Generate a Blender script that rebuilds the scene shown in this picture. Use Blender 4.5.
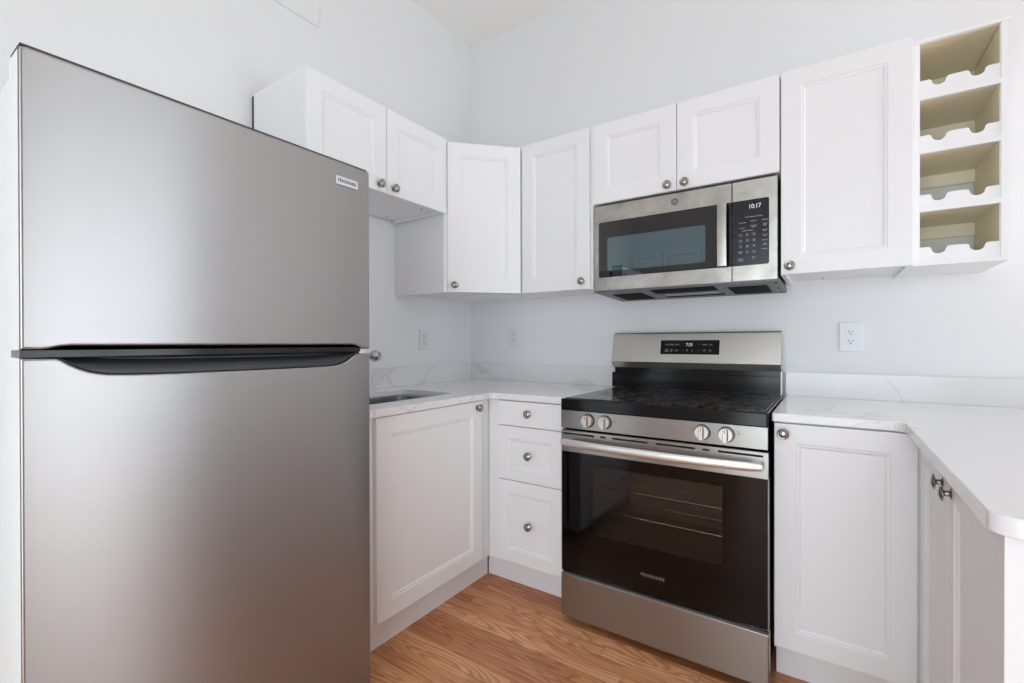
import bpy, bmesh, math, random
from mathutils import Matrix, Vector
random.seed(4)
for _o in list(bpy.data.objects): bpy.data.objects.remove(_o, do_unlink=True)
SC = bpy.context.scene
COL = SC.collection
PI = math.pi

# ------------------------------------------------------------------ camera
cam_d = bpy.data.cameras.new('camera'); cam = bpy.data.objects.new('camera', cam_d); COL.objects.link(cam)
cam_d.sensor_fit = 'HORIZONTAL'; cam_d.sensor_width = 36.0
cam_d.lens = 468.3673/1024*36.0
cam_d.shift_y = (344.7068-341.5)/1024
cam_d.clip_start = 0.02; cam_d.clip_end = 200
_th, _ph, _ro = math.radians(34.1733), math.radians(-0.2262), math.radians(-0.1155)
_f = Vector((-math.sin(_th)*math.cos(_ph), math.cos(_th)*math.cos(_ph), math.sin(_ph)))
_r = Vector((math.cos(_th), math.sin(_th), 0)); _u = _r.cross(_f)
_r, _u = _r*math.cos(_ro)+_u*math.sin(_ro), _u*math.cos(_ro)-_r*math.sin(_ro)
_m = Matrix((( _r.x, _u.x, -_f.x, 1.9539), (_r.y, _u.y, -_f.y, -2.3947), (_r.z, _u.z, -_f.z, 1.1460), (0, 0, 0, 1)))
cam.matrix_world = _m
SC.camera = cam

# ------------------------------------------------------------------ world, sun, windows' daylight, exposure
world = bpy.data.worlds.new('daylight'); SC.world = world; world.use_nodes = True
_bg = world.node_tree.nodes['Background']
_bg.inputs['Color'].default_value = (0.815, 0.925, 1.0, 1); _bg.inputs['Strength'].default_value = 4.8
sun_d = bpy.data.lights.new('sun', 'SUN'); sun = bpy.data.objects.new('sun', sun_d); COL.objects.link(sun)
sun_d.energy = 5.0; sun_d.angle = math.radians(0.6); sun_d.color = (1.0, 0.93, 0.82)
sun.location = (9, 0.5, 6)
sun.rotation_euler = Vector((-0.75, -0.02, -1.0)).to_track_quat('-Z', 'Y').to_euler()
RX, RY, H = 5.0, -3.8, 3.08
def portal(name, loc, rot, sx, sy):
    d = bpy.data.lights.new(name, 'AREA'); d.shape = 'RECTANGLE'; d.size = sx; d.size_y = sy
    d.cycles.is_portal = True
    o = bpy.data.objects.new(name, d); COL.objects.link(o); o.location = loc; o.rotation_euler = rot
# window openings: (right wall) y0,y1,z0,z1 ; (rear wall) x0,x1,z0,z1
WR = (-1.70, -0.22, 0.06, 2.20)
WB = (1.20, 2.90, 0.04, 2.10)
portal('window_daylight_right', (RX+0.02, (WR[0]+WR[1])/2, (WR[2]+WR[3])/2), (0, PI/2, 0), WR[3]-WR[2], WR[1]-WR[0])
portal('window_daylight_rear', ((WB[0]+WB[1])/2, RY-0.02, (WB[2]+WB[3])/2), (PI/2, 0, 0), WB[1]-WB[0], WB[3]-WB[2])
SC.view_settings.view_transform = 'Standard'; SC.view_settings.look = 'None'
SC.view_settings.gamma = 1.0; SC.view_settings.use_curve_mapping = False
SC.view_settings.exposure = 0.27
SC.cycles.use_denoising = True
SC.cycles.max_bounces = 12; SC.cycles.diffuse_bounces = 7; SC.cycles.glossy_bounces = 5
SC.cycles.transparent_max_bounces = 12
SC.cycles.sample_clamp_indirect = 8.0

# ------------------------------------------------------------------ materials
def srgb(r, g, b):
    f = lambda c: (c/255/12.92) if c/255 <= 0.04045 else ((c/255+0.055)/1.055)**2.4
    return (f(r), f(g), f(b), 1)
def mat(name, col, rough=0.5, metal=0.0, **kw):
    m = bpy.data.materials.new(name); m.use_nodes = True
    b = m.node_tree.nodes['Principled BSDF']
    b.inputs['Base Color'].default_value = col
    b.inputs['Roughness'].default_value = rough; b.inputs['Metallic'].default_value = metal
    for k, v in kw.items(): b.inputs[k.replace('_', ' ')].default_value = v
    return m
def N(m, t, **kw):
    n = m.node_tree.nodes.new(t)
    for k, v in kw.items():
        if k in n.inputs.keys() if hasattr(n.inputs, 'keys') else False: n.inputs[k].default_value = v
        else: setattr(n, k, v)
    return n
def L(m, a, ao, b, bi): m.node_tree.links.new(a.outputs[ao], b.inputs[bi])
def P(m): return m.node_tree.nodes['Principled BSDF']
def objco(m, scale=(1, 1, 1), rot=(0, 0, 0)):
    g = N(m, 'ShaderNodeNewGeometry'); mp = N(m, 'ShaderNodeMapping')
    mp.inputs['Scale'].default_value = scale; mp.inputs['Rotation'].default_value = rot
    L(m, g, 'Position', mp, 'Vector'); return mp
def noise(m, src, scale, detail=3, rough=0.5, dist=0.0):
    n = N(m, 'ShaderNodeTexNoise'); n.inputs['Scale'].default_value = scale
    n.inputs['Detail'].default_value = detail; n.inputs['Roughness'].default_value = rough
    n.inputs['Distortion'].default_value = dist
    L(m, src, 'Vector', n, 'Vector'); return n
def ramp(m, src, out, stops):
    r = N(m, 'ShaderNodeValToRGB'); e = r.color_ramp.elements
    while len(e) < len(stops): e.new(0.5)
    for i, (p, c) in enumerate(stops): e[i].position = p; e[i].color = c
    L(m, src, out, r, 'Fac'); return r
def g1(v): return (v, v, v, 1)
def bump(m, src, out, strength, dist):
    b = N(m, 'ShaderNodeBump'); b.inputs['Strength'].default_value = strength; b.inputs['Distance'].default_value = dist
    L(m, src, out, b, 'Height'); L(m, b, 'Normal', P(m), 'Normal')

def plaster(name, c, sc=60, st=0.15):
    m = mat(name, c, 0.62); n = noise(m, objco(m), sc, 4); bump(m, n, 'Fac', st, 0.0015); return m
M_wall = plaster('wall paint', srgb(232, 233, 234))
M_ceil = plaster('ceiling paint', srgb(244, 243, 240), 25, 0.25)
M_cab = mat('white cabinet lacquer', srgb(239, 240, 242), 0.38)
_n = noise(M_cab, objco(M_cab), 180, 2); bump(M_cab, _n, 'Fac', 0.04, 0.0005)
M_cabin = mat('cabinet underside melamine', srgb(226, 226, 226), 0.5)
M_trim = mat('white trim paint', srgb(236, 236, 236), 0.4)
M_cream = mat('cream laminate', srgb(238, 230, 208), 0.55)
_n = noise(M_cream, objco(M_cream, (3, 60, 3)), 3, 3)
_r2 = ramp(M_cream, _n, 'Fac', [(0.3, srgb(236, 228, 206)), (0.7, srgb(240, 233, 212))]); L(M_cream, _r2, 'Color', P(M_cream), 'Base Color')
M_black = mat('black plastic', srgb(22, 22, 24), 0.35)
M_dkgrey = mat('dark grey plastic', srgb(62, 64, 70), 0.42)
M_gap = mat('black gasket rubber and gap shade', srgb(8, 8, 9), 0.7, Specular_IOR_Level=0.1)
M_pan = mat('grey painted steel pan', srgb(98, 99, 101), 0.4, 0.4)
M_white = mat('white plastic', srgb(226, 227, 230), 0.35)
M_badge = mat('brushed badge plate', srgb(214, 217, 224), 0.45, 0.3)
M_text_dark = mat('dark lettering', srgb(60, 62, 70), 0.5)
M_text_lt = mat('pale lettering', srgb(186, 190, 200), 0.5)
M_text_dim = mat('dim lettering', srgb(150, 155, 166), 0.5)
M_text_warm = mat('bronze lettering', srgb(176, 160, 140), 0.4)
M_red = mat('red mark', srgb(190, 70, 60), 0.5)
M_key = mat('blue grey keypad pads', srgb(44, 54, 70), 0.4)
M_led = bpy.data.materials.new('lit clock digits'); M_led.use_nodes = True
P(M_led).inputs['Base Color'].default_value = g1(0.4); P(M_led).inputs['Emission Color'].default_value = (0.85, 0.95, 1, 1)
P(M_led).inputs['Emission Strength'].default_value = 0.3

def steel(name, col, rough, aniso, rot=0.0, smear=0.0, axis='Z', grain=(1, 1, 1), vary=0.05):
    m = mat(name, col, rough, 1.0)
    p = P(m)
    if aniso:
        t = N(m, 'ShaderNodeTangent'); t.direction_type = 'UV_MAP'; t.uv_map = 'UVMap'
        L(m, t, 'Tangent', p, 'Tangent')
        p.inputs['Anisotropic'].default_value = aniso; p.inputs['Anisotropic Rotation'].default_value = rot
    n = noise(m, objco(m, grain), 6, 4, 0.6)
    r = ramp(m, n, 'Fac', [(0.3, g1(max(0.02, rough-vary))), (0.7, g1(rough+vary))]); L(m, r, 'Color', p, 'Roughness')
    if smear:
        n2 = noise(m, objco(m), 9, 5, 0.65, 0.6)
        a = tuple(c*(1-smear) for c in col[:3])+(1,); b = tuple(min(1, c*(1+smear*0.5)) for c in col[:3])+(1,)
        r2 = ramp(m, n2, 'Fac', [(0.32, a), (0.68, b)]); L(m, r2, 'Color', p, 'Base Color')
    return m
M_fridge = steel('brushed stainless fridge', srgb(169, 168, 168), 0.34, 0.9, 0.25, 0.0, 'Z', (1, 1.5, 90), 0.012)
M_steel = steel('brushed stainless range', srgb(162, 160, 157), 0.33, 0.6, 0.25, 0.0, 'Z', (1.5, 1, 200), 0.04)
M_steelmw = steel('smeared stainless microwave', srgb(188, 185, 179), 0.36, 0.4, 0.25, 0.26, 'Z', (1, 1, 120), 0.05)
M_satin = steel('satin silver handle', srgb(232, 231, 230), 0.42, 0, vary=0.03)
M_nickel = steel('aged nickel knob', srgb(168, 163, 157), 0.2, 0, smear=0.2, vary=0.04)
M_chrome = mat('chrome', srgb(190, 193, 198), 0.06, 1.0)
M_sink = steel('stainless sink', srgb(170, 170, 172), 0.28, 0)
M_side = mat('pale grey side steel', srgb(236, 241, 241), 0.4)
M_bglass = mat('black ceramic glass', srgb(12, 12, 13), 0.06)
_n = noise(M_bglass, objco(M_bglass), 14, 6, 0.7, 1.5)
_r3 = ramp(M_bglass, _n, 'Fac', [(0.47, g1(0.04)), (0.56, g1(0.34))]); L(M_bglass, _r3, 'Color', P(M_bglass), 'Roughness')
_n = noise(M_bglass, objco(M_bglass, (1, 2.2, 1)), 9, 8, 0.75, 2.5)
_r4 = ramp(M_bglass, _n, 'Fac', [(0.47, srgb(11, 11, 12)), (0.54, srgb(64, 58, 57)), (0.565, srgb(14, 14, 15)), (0.64, srgb(104, 100, 100))]); L(M_bglass, _r4, 'Color', P(M_bglass), 'Base Color')
M_enamel = mat('black enamel', srgb(9, 9, 10), 0.14, Specular_IOR_Level=0.3)
M_ovenin = mat('grey oven enamel', srgb(140, 128, 118), 0.4)
M_rack = mat('chromed wire', srgb(210, 200, 190), 0.25, 1.0)
def dark_glass(name, tint, ior=1.5, rough=0.02, refl=(1, 1, 1, 1)):
    m = bpy.data.materials.new(name); m.use_nodes = True; nt = m.node_tree; nt.nodes.remove(P(m))
    out = nt.nodes['Material Output']
    tr = N(m, 'ShaderNodeBsdfTransparent'); tr.inputs['Color'].default_value = tint
    gl = N(m, 'ShaderNodeBsdfGlossy'); gl.inputs['Roughness'].default_value = rough; gl.inputs['Color'].default_value = refl
    fr = N(m, 'ShaderNodeFresnel'); fr.inputs['IOR'].default_value = ior
    mx = N(m, 'ShaderNodeMixShader')
    L(m, fr, 'Fac', mx, 0); L(m, tr, 'BSDF', mx, 1); L(m, gl, 'BSDF', mx, 2); L(m, mx, 'Shader', out, 'Surface')
    return m
M_ovglass = dark_glass('smoked oven glass', (0.80, 0.76, 0.74, 1), 1.32, 0.02, (0.78, 0.80, 0.84, 1))
M_mwglass = mat('black microwave glass', srgb(16, 16, 18), 0.04, 0.0, IOR=1.7)
M_mwmirror = mat('tinted microwave window', (0.022, 0.032, 0.036, 1), 0.01, 0.0, IOR=2.8, Specular_Tint=(0.60, 0.84, 0.93, 1))

# quartz: white with warm grey veins of its own
def quartz(name, big):
    m = mat(name, srgb(236, 236, 238), 0.16)
    mp = objco(m, (1, 1, 1), (0.3, 0.5, 0.6))
    w = noise(m, mp, 2.2, 4, 0.55)
    mix = N(m, 'ShaderNodeVectorMath'); mix.operation = 'MULTIPLY_ADD'
    L(m, w, 'Color', mix, 0); mix.inputs[1].default_value = (0.55, 0.55, 0.55); L(m, mp, 'Vector', mix, 2)
    n = N(m, 'ShaderNodeTexNoise'); n.inputs['Scale'].default_value = 1.9; n.inputs['Detail'].default_value = 1.5
    L(m, mix, 'Vector', n, 'Vector')
    s = N(m, 'ShaderNodeMath'); s.operation = 'SUBTRACT'; L(m, n, 'Fac', s, 0); s.inputs[1].default_value = 0.5
    ab = N(m, 'ShaderNodeMath'); ab.operation = 'ABSOLUTE'; L(m, s, 'Value', ab, 0)
    br = noise(m, mp, 60, 3, 0.6)
    base = srgb(236, 236, 238)
    line = srgb(206, 203, 200) if big else srgb(222, 221, 221); base = srgb(228, 228, 229) if big else base
    fill = tuple(a*0.35+b*0.65 for a, b in zip(line, base))
    v = ramp(m, ab, 'Value', [(0.0, fill), (0.009, fill), (0.0115, line), (0.0155, base)] if big else [(0.0, line), (0.003, line), (0.009, base)])
    msk = noise(m, mp, 1.3, 1); mr = ramp(m, msk, 'Fac', [(0.34, g1(0.0)), (0.46, g1(1.0))])
    mx = N(m, 'ShaderNodeMix'); mx.data_type = 'RGBA'; L(m, mr, 'Color', mx, 0); mx.inputs[6].default_value = base
    m.node_tree.links.new(v.outputs['Color'], mx.inputs[7]); m.node_tree.links.new(mx.outputs[2], P(m).inputs['Base Color'])
    return m
M_quartz = quartz('white quartz worktop', False)
M_splash = quartz('veined quartz backsplash', True)

# oak strip floor
def oak():
    m = mat('oak strip floor', srgb(190, 130, 92), 0.36)
    g = N(m, 'ShaderNodeNewGeometry'); sx = N(m, 'ShaderNodeSeparateXYZ'); L(m, g, 'Position', sx, 'Vector')
    def math_(op, a, b=None):
        n = N(m, 'ShaderNodeMath'); n.operation = op
        for i, q in enumerate((a, b)):
            if q is None: continue
            if isinstance(q, (int, float)): n.inputs[i].default_value = q
            else: L(m, q[0], q[1], n, i)
        return (n, 'Value')
    ry = math_('DIVIDE', (sx, 'Y'), 0.0572); row = math_('FLOOR', ry); fy = math_('FRACT', ry)
    wn = N(m, 'ShaderNodeTexWhiteNoise'); wn.noise_dimensions = '1D'; L(m, row[0], row[1], wn, 'W')
    off = math_('MULTIPLY', (wn, 'Value'), 7.3)
    rx = math_('ADD', math_('DIVIDE', (sx, 'X'), 0.62), off); cell = math_('FLOOR', rx); fx = math_('FRACT', rx)
    pid = math_('ADD', math_('MULTIPLY', row, 17.13), math_('MULTIPLY', cell, 5.71))
    w2 = N(m, 'ShaderNodeTexWhiteNoise'); w2.noise_dimensions = '1D'; L(m, pid[0], pid[1], w2, 'W')
    # grain coordinates: each strip its own piece of wood
    cx = N(m, 'ShaderNodeCombineXYZ')
    sh = math_('MULTIPLY', (w2, 'Value'), 37.0)
    xx = math_('ADD', (sx, 'X'), sh)
    L(m, xx[0], xx[1], cx, 'X')
    yy = math_('MULTIPLY', (sx, 'Y'), 9.0); L(m, yy[0], yy[1], cx, 'Y')
    zz = math_('MULTIPLY', sh, 1.7); L(m, zz[0], zz[1], cx, 'Z')
    n1 = N(m, 'ShaderNodeTexNoise'); n1.inputs['Scale'].default_value = 1.4; n1.inputs['Detail'].default_value = 1.2; n1.inputs['Distortion'].default_value = 0.25
    L(m, cx, 'Vector', n1, 'Vector')
    rings = math_('FRACT', math_('MULTIPLY', (n1, 'Fac'), 17.0))
    rr = N(m, 'ShaderNodeValToRGB'); e = rr.color_ramp.elements
    e[0].position = 0.0; e[0].color = g1(0.0); e[1].position = 0.5; e[1].color = g1(1.0); e.new(0.82).color = g1(0.85); e.new(1.0).color = g1(0.0)
    L(m, rings[0], rings[1], rr, 'Fac')
    # pores
    c2 = N(m, 'ShaderNodeCombineXYZ'); x2 = math_('MULTIPLY', xx, 7.0); y2 = math_('MULTIPLY', (sx, 'Y'), 260.0)
    L(m, x2[0], x2[1], c2, 'X'); L(m, y2[0], y2[1], c2, 'Y'); L(m, zz[0], zz[1], c2, 'Z')
    n2 = N(m, 'ShaderNodeTexNoise'); n2.inputs['Scale'].default_value = 1.0; n2.inputs['Detail'].default_value = 2
    L(m, c2, 'Vector', n2, 'Vector')
    pr_ = ramp(m, n2, 'Fac', [(0.35, g1(0.0)), (0.6, g1(1.0))])
    tone = N(m, 'ShaderNodeValToRGB'); e = tone.color_ramp.elements
    e[0].position = 0; e[0].color = srgb(206, 140, 96); e[1].position = 1; e[1].color = srgb(244, 190, 142); e.new(0.5).color = srgb(226, 164, 114)
    L(m, w2, 'Value', tone, 'Fac')
    def mult(a, ao, fac, fo, amt, col):
        x = N(m, 'ShaderNodeMix'); x.data_type = 'RGBA'; x.blend_type = 'MULTIPLY'
        iv = N(m, 'ShaderNodeMath'); iv.operation = 'MULTIPLY_ADD'; L(m, fac, fo, iv, 0); iv.inputs[1].default_value = -amt; iv.inputs[2].default_value = amt
        L(m, iv, 'Value', x, 0)
        m.node_tree.links.new(a.outputs[ao], x.inputs[6]); x.inputs[7].default_value = col
        return x
    a = mult(tone, 'Color', rr, 'Color', 0.62, srgb(176, 132, 104))
    b = mult(a, 2, pr_, 'Color', 0.35, srgb(190, 160, 140))
    # large tone drift
    n3 = noise(m, objco(m, (1, 4, 1)), 2.0, 2)
    r3 = ramp(m, n3, 'Fac', [(0.35, g1(0.0)), (0.65, g1(1.0))])
    c = mult(b, 2, r3, 'Color', 0.35, srgb(215, 190, 175))
    # seams between the strips
    e1 = math_('LESS_THAN', fy, 0.018); e2 = math_('LESS_THAN', fx, 0.0022); sm = math_('MAXIMUM', e1, e2)
    x = N(m, 'ShaderNodeMix'); x.data_type = 'RGBA'; L(m, sm[0], sm[1], x, 0)
    m.node_tree.links.new(c.outputs[2], x.inputs[6]); x.inputs[7].default_value = srgb(104, 62, 40)
    m.node_tree.links.new(x.outputs[2], P(m).inputs['Base Color'])
    bump(m, n2, 'Fac', 0.08, 0.0006)
    return m
M_oak = oak()

# ------------------------------------------------------------------ mesh helpers
def chain(o):
    m = o.matrix_basis.copy()
    while o.parent: o = o.parent; m = o.matrix_basis @ m
    return m
def setup(o, parent=None):
    COL.objects.link(o)
    if parent: o.parent = parent
    return o
def obj(name, bm, m, parent=None, bevel=0.0, seg=2, local=False, smooth=True, origin=None):
    """link a bmesh as one object; coordinates are world unless local"""
    if bevel > 0:
        ed = [e for e in bm.edges if len(e.link_faces) == 2 and e.calc_face_angle(0) > 0.6]
        bmesh.ops.bevel(bm, geom=ed, offset=bevel, segments=seg, profile=0.5, affect='EDGES', clamp_overlap=True)
    bmesh.ops.recalc_face_normals(bm, faces=bm.faces)
    me = bpy.data.meshes.new(name); 
    if parent is not None and not local: bmesh.ops.transform(bm, matrix=chain(parent).inverted(), verts=bm.verts)
    off = None
    if parent is None or origin is not None:
        if origin is None:
            xs = [v.co for v in bm.verts]
            origin = Vector(((min(v.x for v in xs)+max(v.x for v in xs))/2, (min(v.y for v in xs)+max(v.y for v in xs))/2, min(v.z for v in xs)))
        else:
            origin = Vector(origin)
            if parent is not None and not local: origin = chain(parent).inverted() @ origin
        off = origin
        bmesh.ops.translate(bm, vec=-off, verts=bm.verts)
    for _l in list(bm.loops.layers.uv): bm.loops.layers.uv.remove(_l)
    uv = bm.loops.layers.uv.new('UVMap')
    for f in bm.faces:
        n = f.normal; a = (abs(n.x), abs(n.y), abs(n.z))
        for lp in f.loops:
            q = lp.vert.co
            lp[uv].uv = (q.x, q.y) if a[2] >= max(a[0], a[1]) else ((q.y, q.z) if a[0] > a[1] else (q.x, q.z))
    bm.to_mesh(me); bm.free()
    if m: me.materials.append(m)
    if smooth:
        me.shade_smooth()
        me.set_sharp_from_angle(angle=math.radians(35))
    o = bpy.data.objects.new(name, me)
    if off is not None: o.location = off
    if smooth:
        wn = o.modifiers.new('weighted normals', 'WEIGHTED_NORMAL'); wn.weight = 100; wn.keep_sharp = True
    return setup(o, parent)
def thing(name, label, cat, loc=(0, 0, 0), rotz=0.0, group=None):
    o = bpy.data.objects.new(name, None); COL.objects.link(o); o.empty_display_size = 0.05
    o.location = loc; o.rotation_euler = (0, 0, rotz); o['label'] = label; o['category'] = cat
    if group: o['group'] = group
    return o
def tag(o, label, cat, group=None):
    o['label'] = label; o['category'] = cat
    if group: o['group'] = group
    return o
def struct(o): o['kind'] = 'structure'; return o
def box(bm, x0, x1, y0, y1, z0, z1):
    v = [bm.verts.new((x, y, z)) for x in (x0, x1) for y in (y0, y1) for z in (z0, z1)]
    for f in ((0, 1, 3, 2), (4, 6, 7, 5), (0, 4, 5, 1), (2, 3, 7, 6), (0, 2, 6, 4), (1, 5, 7, 3)):
        bm.faces.new([v[i] for i in f])
    return bm
def B(*a):
    bm = bmesh.new()
    if a and not isinstance(a[0], (tuple, list)): a = (a,)
    for q in a: box(bm, *q)
    return bm
def prism(bm, pts, axis, a, b):
    """extrude a 2D outline; axis 'x': pts are (y,z), 'y': (x,z), 'z': (x,y)"""
    def mk(p, t): return {'x': (t, p[0], p[1]), 'y': (p[0], t, p[1]), 'z': (p[0], p[1], t)}[axis]
    A = [bm.verts.new(mk(p, a)) for p in pts]; Bv = [bm.verts.new(mk(p, b)) for p in pts]
    bm.faces.new(A); bm.faces.new(Bv[::-1])
    n = len(pts)
    for i in range(n): bm.faces.new((A[i], A[(i+1) % n], Bv[(i+1) % n], Bv[i]))
    return bm
def lathe(bm, prof, mtx, seg=28):
    """profile (r, t) revolved round local z, placed by mtx"""
    rings = []
    for r, t in prof:
        if r < 1e-6: rings.append([bm.verts.new(mtx @ Vector((0, 0, t)))])
        else: rings.append([bm.verts.new(mtx @ Vector((r*math.cos(2*PI*k/seg), r*math.sin(2*PI*k/seg), t))) for k in range(seg)])
    for A, C in zip(rings, rings[1:]):
        for k in range(seg):
            a0, a1 = A[k % len(A)], A[(k+1) % len(A)]; c0, c1 = C[k % len(C)], C[(k+1) % len(C)]
            f = [a0] + ([a1] if a1 is not a0 else []) + ([c1] if c1 is not c0 else []) + [c0]
            if len(f) >= 3: bm.faces.new(f)
    return bm
def tube(bm, pts, r, seg=12, radii=None):
    pts = [Vector(p) for p in pts]; rings = []
    up = None
    for i, p in enumerate(pts):
        t = (pts[min(i+1, len(pts)-1)]-pts[max(i-1, 0)]).normalized()
        if up is None: up = t.orthogonal().normalized()
        up = (up - t*up.dot(t)).normalized(); s = t.cross(up); rr = radii[i] if radii else r
        rings.append([bm.verts.new(p + (up*math.cos(2*PI*k/seg)+s*math.sin(2*PI*k/seg))*rr) for k in range(seg)])
    for A, C in zip(rings, rings[1:]):
        for k in range(seg): bm.faces.new((A[k], A[(k+1) % seg], C[(k+1) % seg], C[k]))
    bm.faces.new(rings[0][::-1]); bm.faces.new(rings[-1])
    return bm
def rnd(pts, radii, seg=6):
    """round the corners of a polygon"""
    out = []; n = len(pts)
    for i, p in enumerate(pts):
        r = radii if isinstance(radii, (int, float)) else radii[i]
        if r <= 0: out.append(p); continue
        p = Vector(p); a = Vector(pts[i-1]); b = Vector(pts[(i+1) % n])
        da = (a-p).normalized(); db = (b-p).normalized(); ang = da.angle(db)
        d = min(r/math.tan(ang/2), (a-p).length*0.49, (b-p).length*0.49); r = d*math.tan(ang/2)
        s = p+da*d; e = p+db*d; c = p+(da+db).normalized()*(r/math.sin(ang/2))
        v0 = s-c; v1 = e-c; tot = v0.angle_signed(v1)
        for k in range(seg+1):
            t = -tot*k/seg; out.append((c.x+v0.x*math.cos(t)-v0.y*math.sin(t), c.y+v0.x*math.sin(t)+v0.y*math.cos(t)))
    return out
def rrect(x0, x1, y0, y1, r, seg=6): return rnd([(x0, y0), (x1, y0), (x1, y1), (x0, y1)], r, seg)
PL = {'xy': Matrix(((1, 0, 0, 0), (0, 1, 0, 0), (0, 0, 1, 0), (0, 0, 0, 1))),
      'front': Matrix(((1, 0, 0, 0), (0, 0, -1, 0), (0, 1, 0, 0), (0, 0, 0, 1))),      # u->x, v->z, w->-y
      'right': Matrix(((0, 0, 1, 0), (1, 0, 0, 0), (0, 1, 0, 0), (0, 0, 0, 1)))}       # u->y, v->z, w->+x
def plate(loops, w0, w1, plane='xy', bevel=0.0, bres=2):
    """flat plate with holes from 2D loops, thickness w0..w1, edges bevelled; returns a bmesh"""
    cu = bpy.data.curves.new('tmp', 'CURVE'); cu.dimensions = '2D'; cu.fill_mode = 'BOTH'
    for lp in loops:
        s = cu.splines.new('POLY'); s.points.add(len(lp)-1)
        for q, p in zip(s.points, lp): q.co = (p[0], p[1], 0, 1)
        s.use_cyclic_u = True
    h = (w1-w0)/2; cu.extrude = h-bevel; cu.bevel_depth = bevel; cu.bevel_resolution = bres; cu.offset = -bevel
    o = bpy.data.objects.new('tmp', cu)
    me = bpy.data.meshes.new_from_object(o); bm = bmesh.new(); bm.from_mesh(me)
    bpy.data.objects.remove(o); bpy.data.curves.remove(cu); bpy.data.meshes.remove(me)
    bmesh.ops.remove_doubles(bm, verts=bm.verts, dist=1e-5)
    bmesh.ops.translate(bm, vec=(0, 0, (w0+w1)/2), verts=bm.verts)
    bmesh.ops.transform(bm, matrix=PL[plane], verts=bm.verts)
    return bm
def text(body, size, loc, plane, m, parent, name='lettering', thick=0.0003, xs=1.0, spacing=1.0, bold=0.0, width=None):
    cu = bpy.data.curves.new('tmp', 'FONT'); cu.body = body; cu.size = size; cu.extrude = thick
    cu.align_x = 'CENTER'; cu.align_y = 'CENTER'; cu.space_character = spacing; cu.offset = bold; cu.resolution_u = 3
    o = bpy.data.objects.new('tmp', cu); me = bpy.data.meshes.new_from_object(o)
    bm = bmesh.new(); bm.from_mesh(me)
    bpy.data.objects.remove(o); bpy.data.curves.remove(cu); bpy.data.meshes.remove(me)
    if width: xs = width/(max(v.co.x for v in bm.verts)-min(v.co.x for v in bm.verts))
    bmesh.ops.scale(bm, vec=(xs, 1, 1), verts=bm.verts)
    bmesh.ops.transform(bm, matrix=Matrix.Translation(loc) @ PL[plane], verts=bm.verts)
    return obj(name, bm, m, parent, smooth=False)
def merge(dst, src):
    me = bpy.data.meshes.new('tmp'); src.to_mesh(me); src.free(); dst.from_mesh(me); bpy.data.meshes.remove(me); return dst

# ------------------------------------------------------------------ room shell
T = 0.12
struct(obj('floor', B(-T, RX+T, RY-T, T, -0.08, 0), M_oak, smooth=False))
struct(obj('ceiling', B(-T, RX+T, RY-T, T, H, H+0.1), M_ceil, smooth=False))
struct(obj('wall_left', B(-T, 0, RY-T, T, 0, H), M_wall, smooth=False))
struct(obj('wall_back', B(0, RX+T, 0, T, 0, H), M_wall, smooth=False))
def holed_wall(name, plane, loops, w0, w1):
    return struct(obj(name, plate(loops, w0, w1, plane), M_wall, smooth=False))
R4 = lambda a, b, c, d: [(a, c), (b, c), (b, d), (a, d)]
holed_wall('wall_right', 'right', [R4(RY-T, 0, 0, H), R4(WR[0], WR[1], WR[2], WR[3])], RX, RX+T)
# 'front' plane looks to -y: w = -y
holed_wall('wall_rear', 'front', [R4(0, RX, 0, H), R4(WB[0], WB[1], WB[2], WB[3])], -RY, -RY+T)
def win_frame(name, plane, x0, x1, z0, z1, w0, w1, bars):
    loops = [R4(x0, x1, z0, z1)]; n = bars; wd = (x1-x0-0.06*(n+1))/n
    for k in range(n): loops.append(R4(x0+0.06+k*(wd+0.06), x0+0.06+k*(wd+0.06)+wd, z0+0.06, z1-0.06))
    struct(obj(name, plate(loops, w0, w1, plane, 0.004), M_trim))
win_frame('window_1', 'right', WR[0], WR[1], WR[2], WR[3], RX+0.04, RX+0.09, 2)
win_frame('window_2', 'front', WB[0], WB[1], WB[2], WB[3], -RY+0.04, -RY+0.09, 3)
# paneled closet doors with casing on the rear wall (seen mirrored in the microwave)
for i, (a, b) in enumerate(((0.07, 0.29), (0.42, 0.72))):
    bm = plate([R4(a-0.06, b+0.06, 0, 2.2), R4(a, b, 0.002, 2.14)], -0.02-(-RY)*0, 0, 'xy')
    bm.free()
    fr = bmesh.new()
    y0, y1 = RY, RY+0.022
    box(fr, a-0.06, a, y0, y1, 0, 2.2); box(fr, b, b+0.06, y0, y1, 0, 2.2); box(fr, a, b, y0, y1, 2.14, 2.2)
    d = struct(obj('door_%d' % (i+1), fr, M_trim, bevel=0.003))
    bm = B(a+0.003, b-0.003, y0, y0+0.012, 0.006, 2.137)
    for (z0, z1) in ((0.2, 0.95), (1.1, 1.98)):
        for q in ((a+0.05, a+0.062, z0, z1), (b-0.062, b-0.05, z0, z1), (a+0.05, b-0.05, z0, z0+0.012), (a+0.05, b-0.05, z1-0.012, z1)):
            box(bm, q[0], q[1], y0+0.012, y0+0.022, q[2], q[3])
    obj('door_leaf', bm, M_trim, d)
# access panel high on the left wall
bm = plate([R4(-2.1, -1.104, 2.60, 3.05), R4(-2.06, -1.150, 2.645, 3.01)], 0.0, 0.012, 'right', 0.002)
box(bm, 0, 0.007, -2.06, -1.150, 2.645, 3.01)
struct(obj('trim_1', bm, M_wall))

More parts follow.
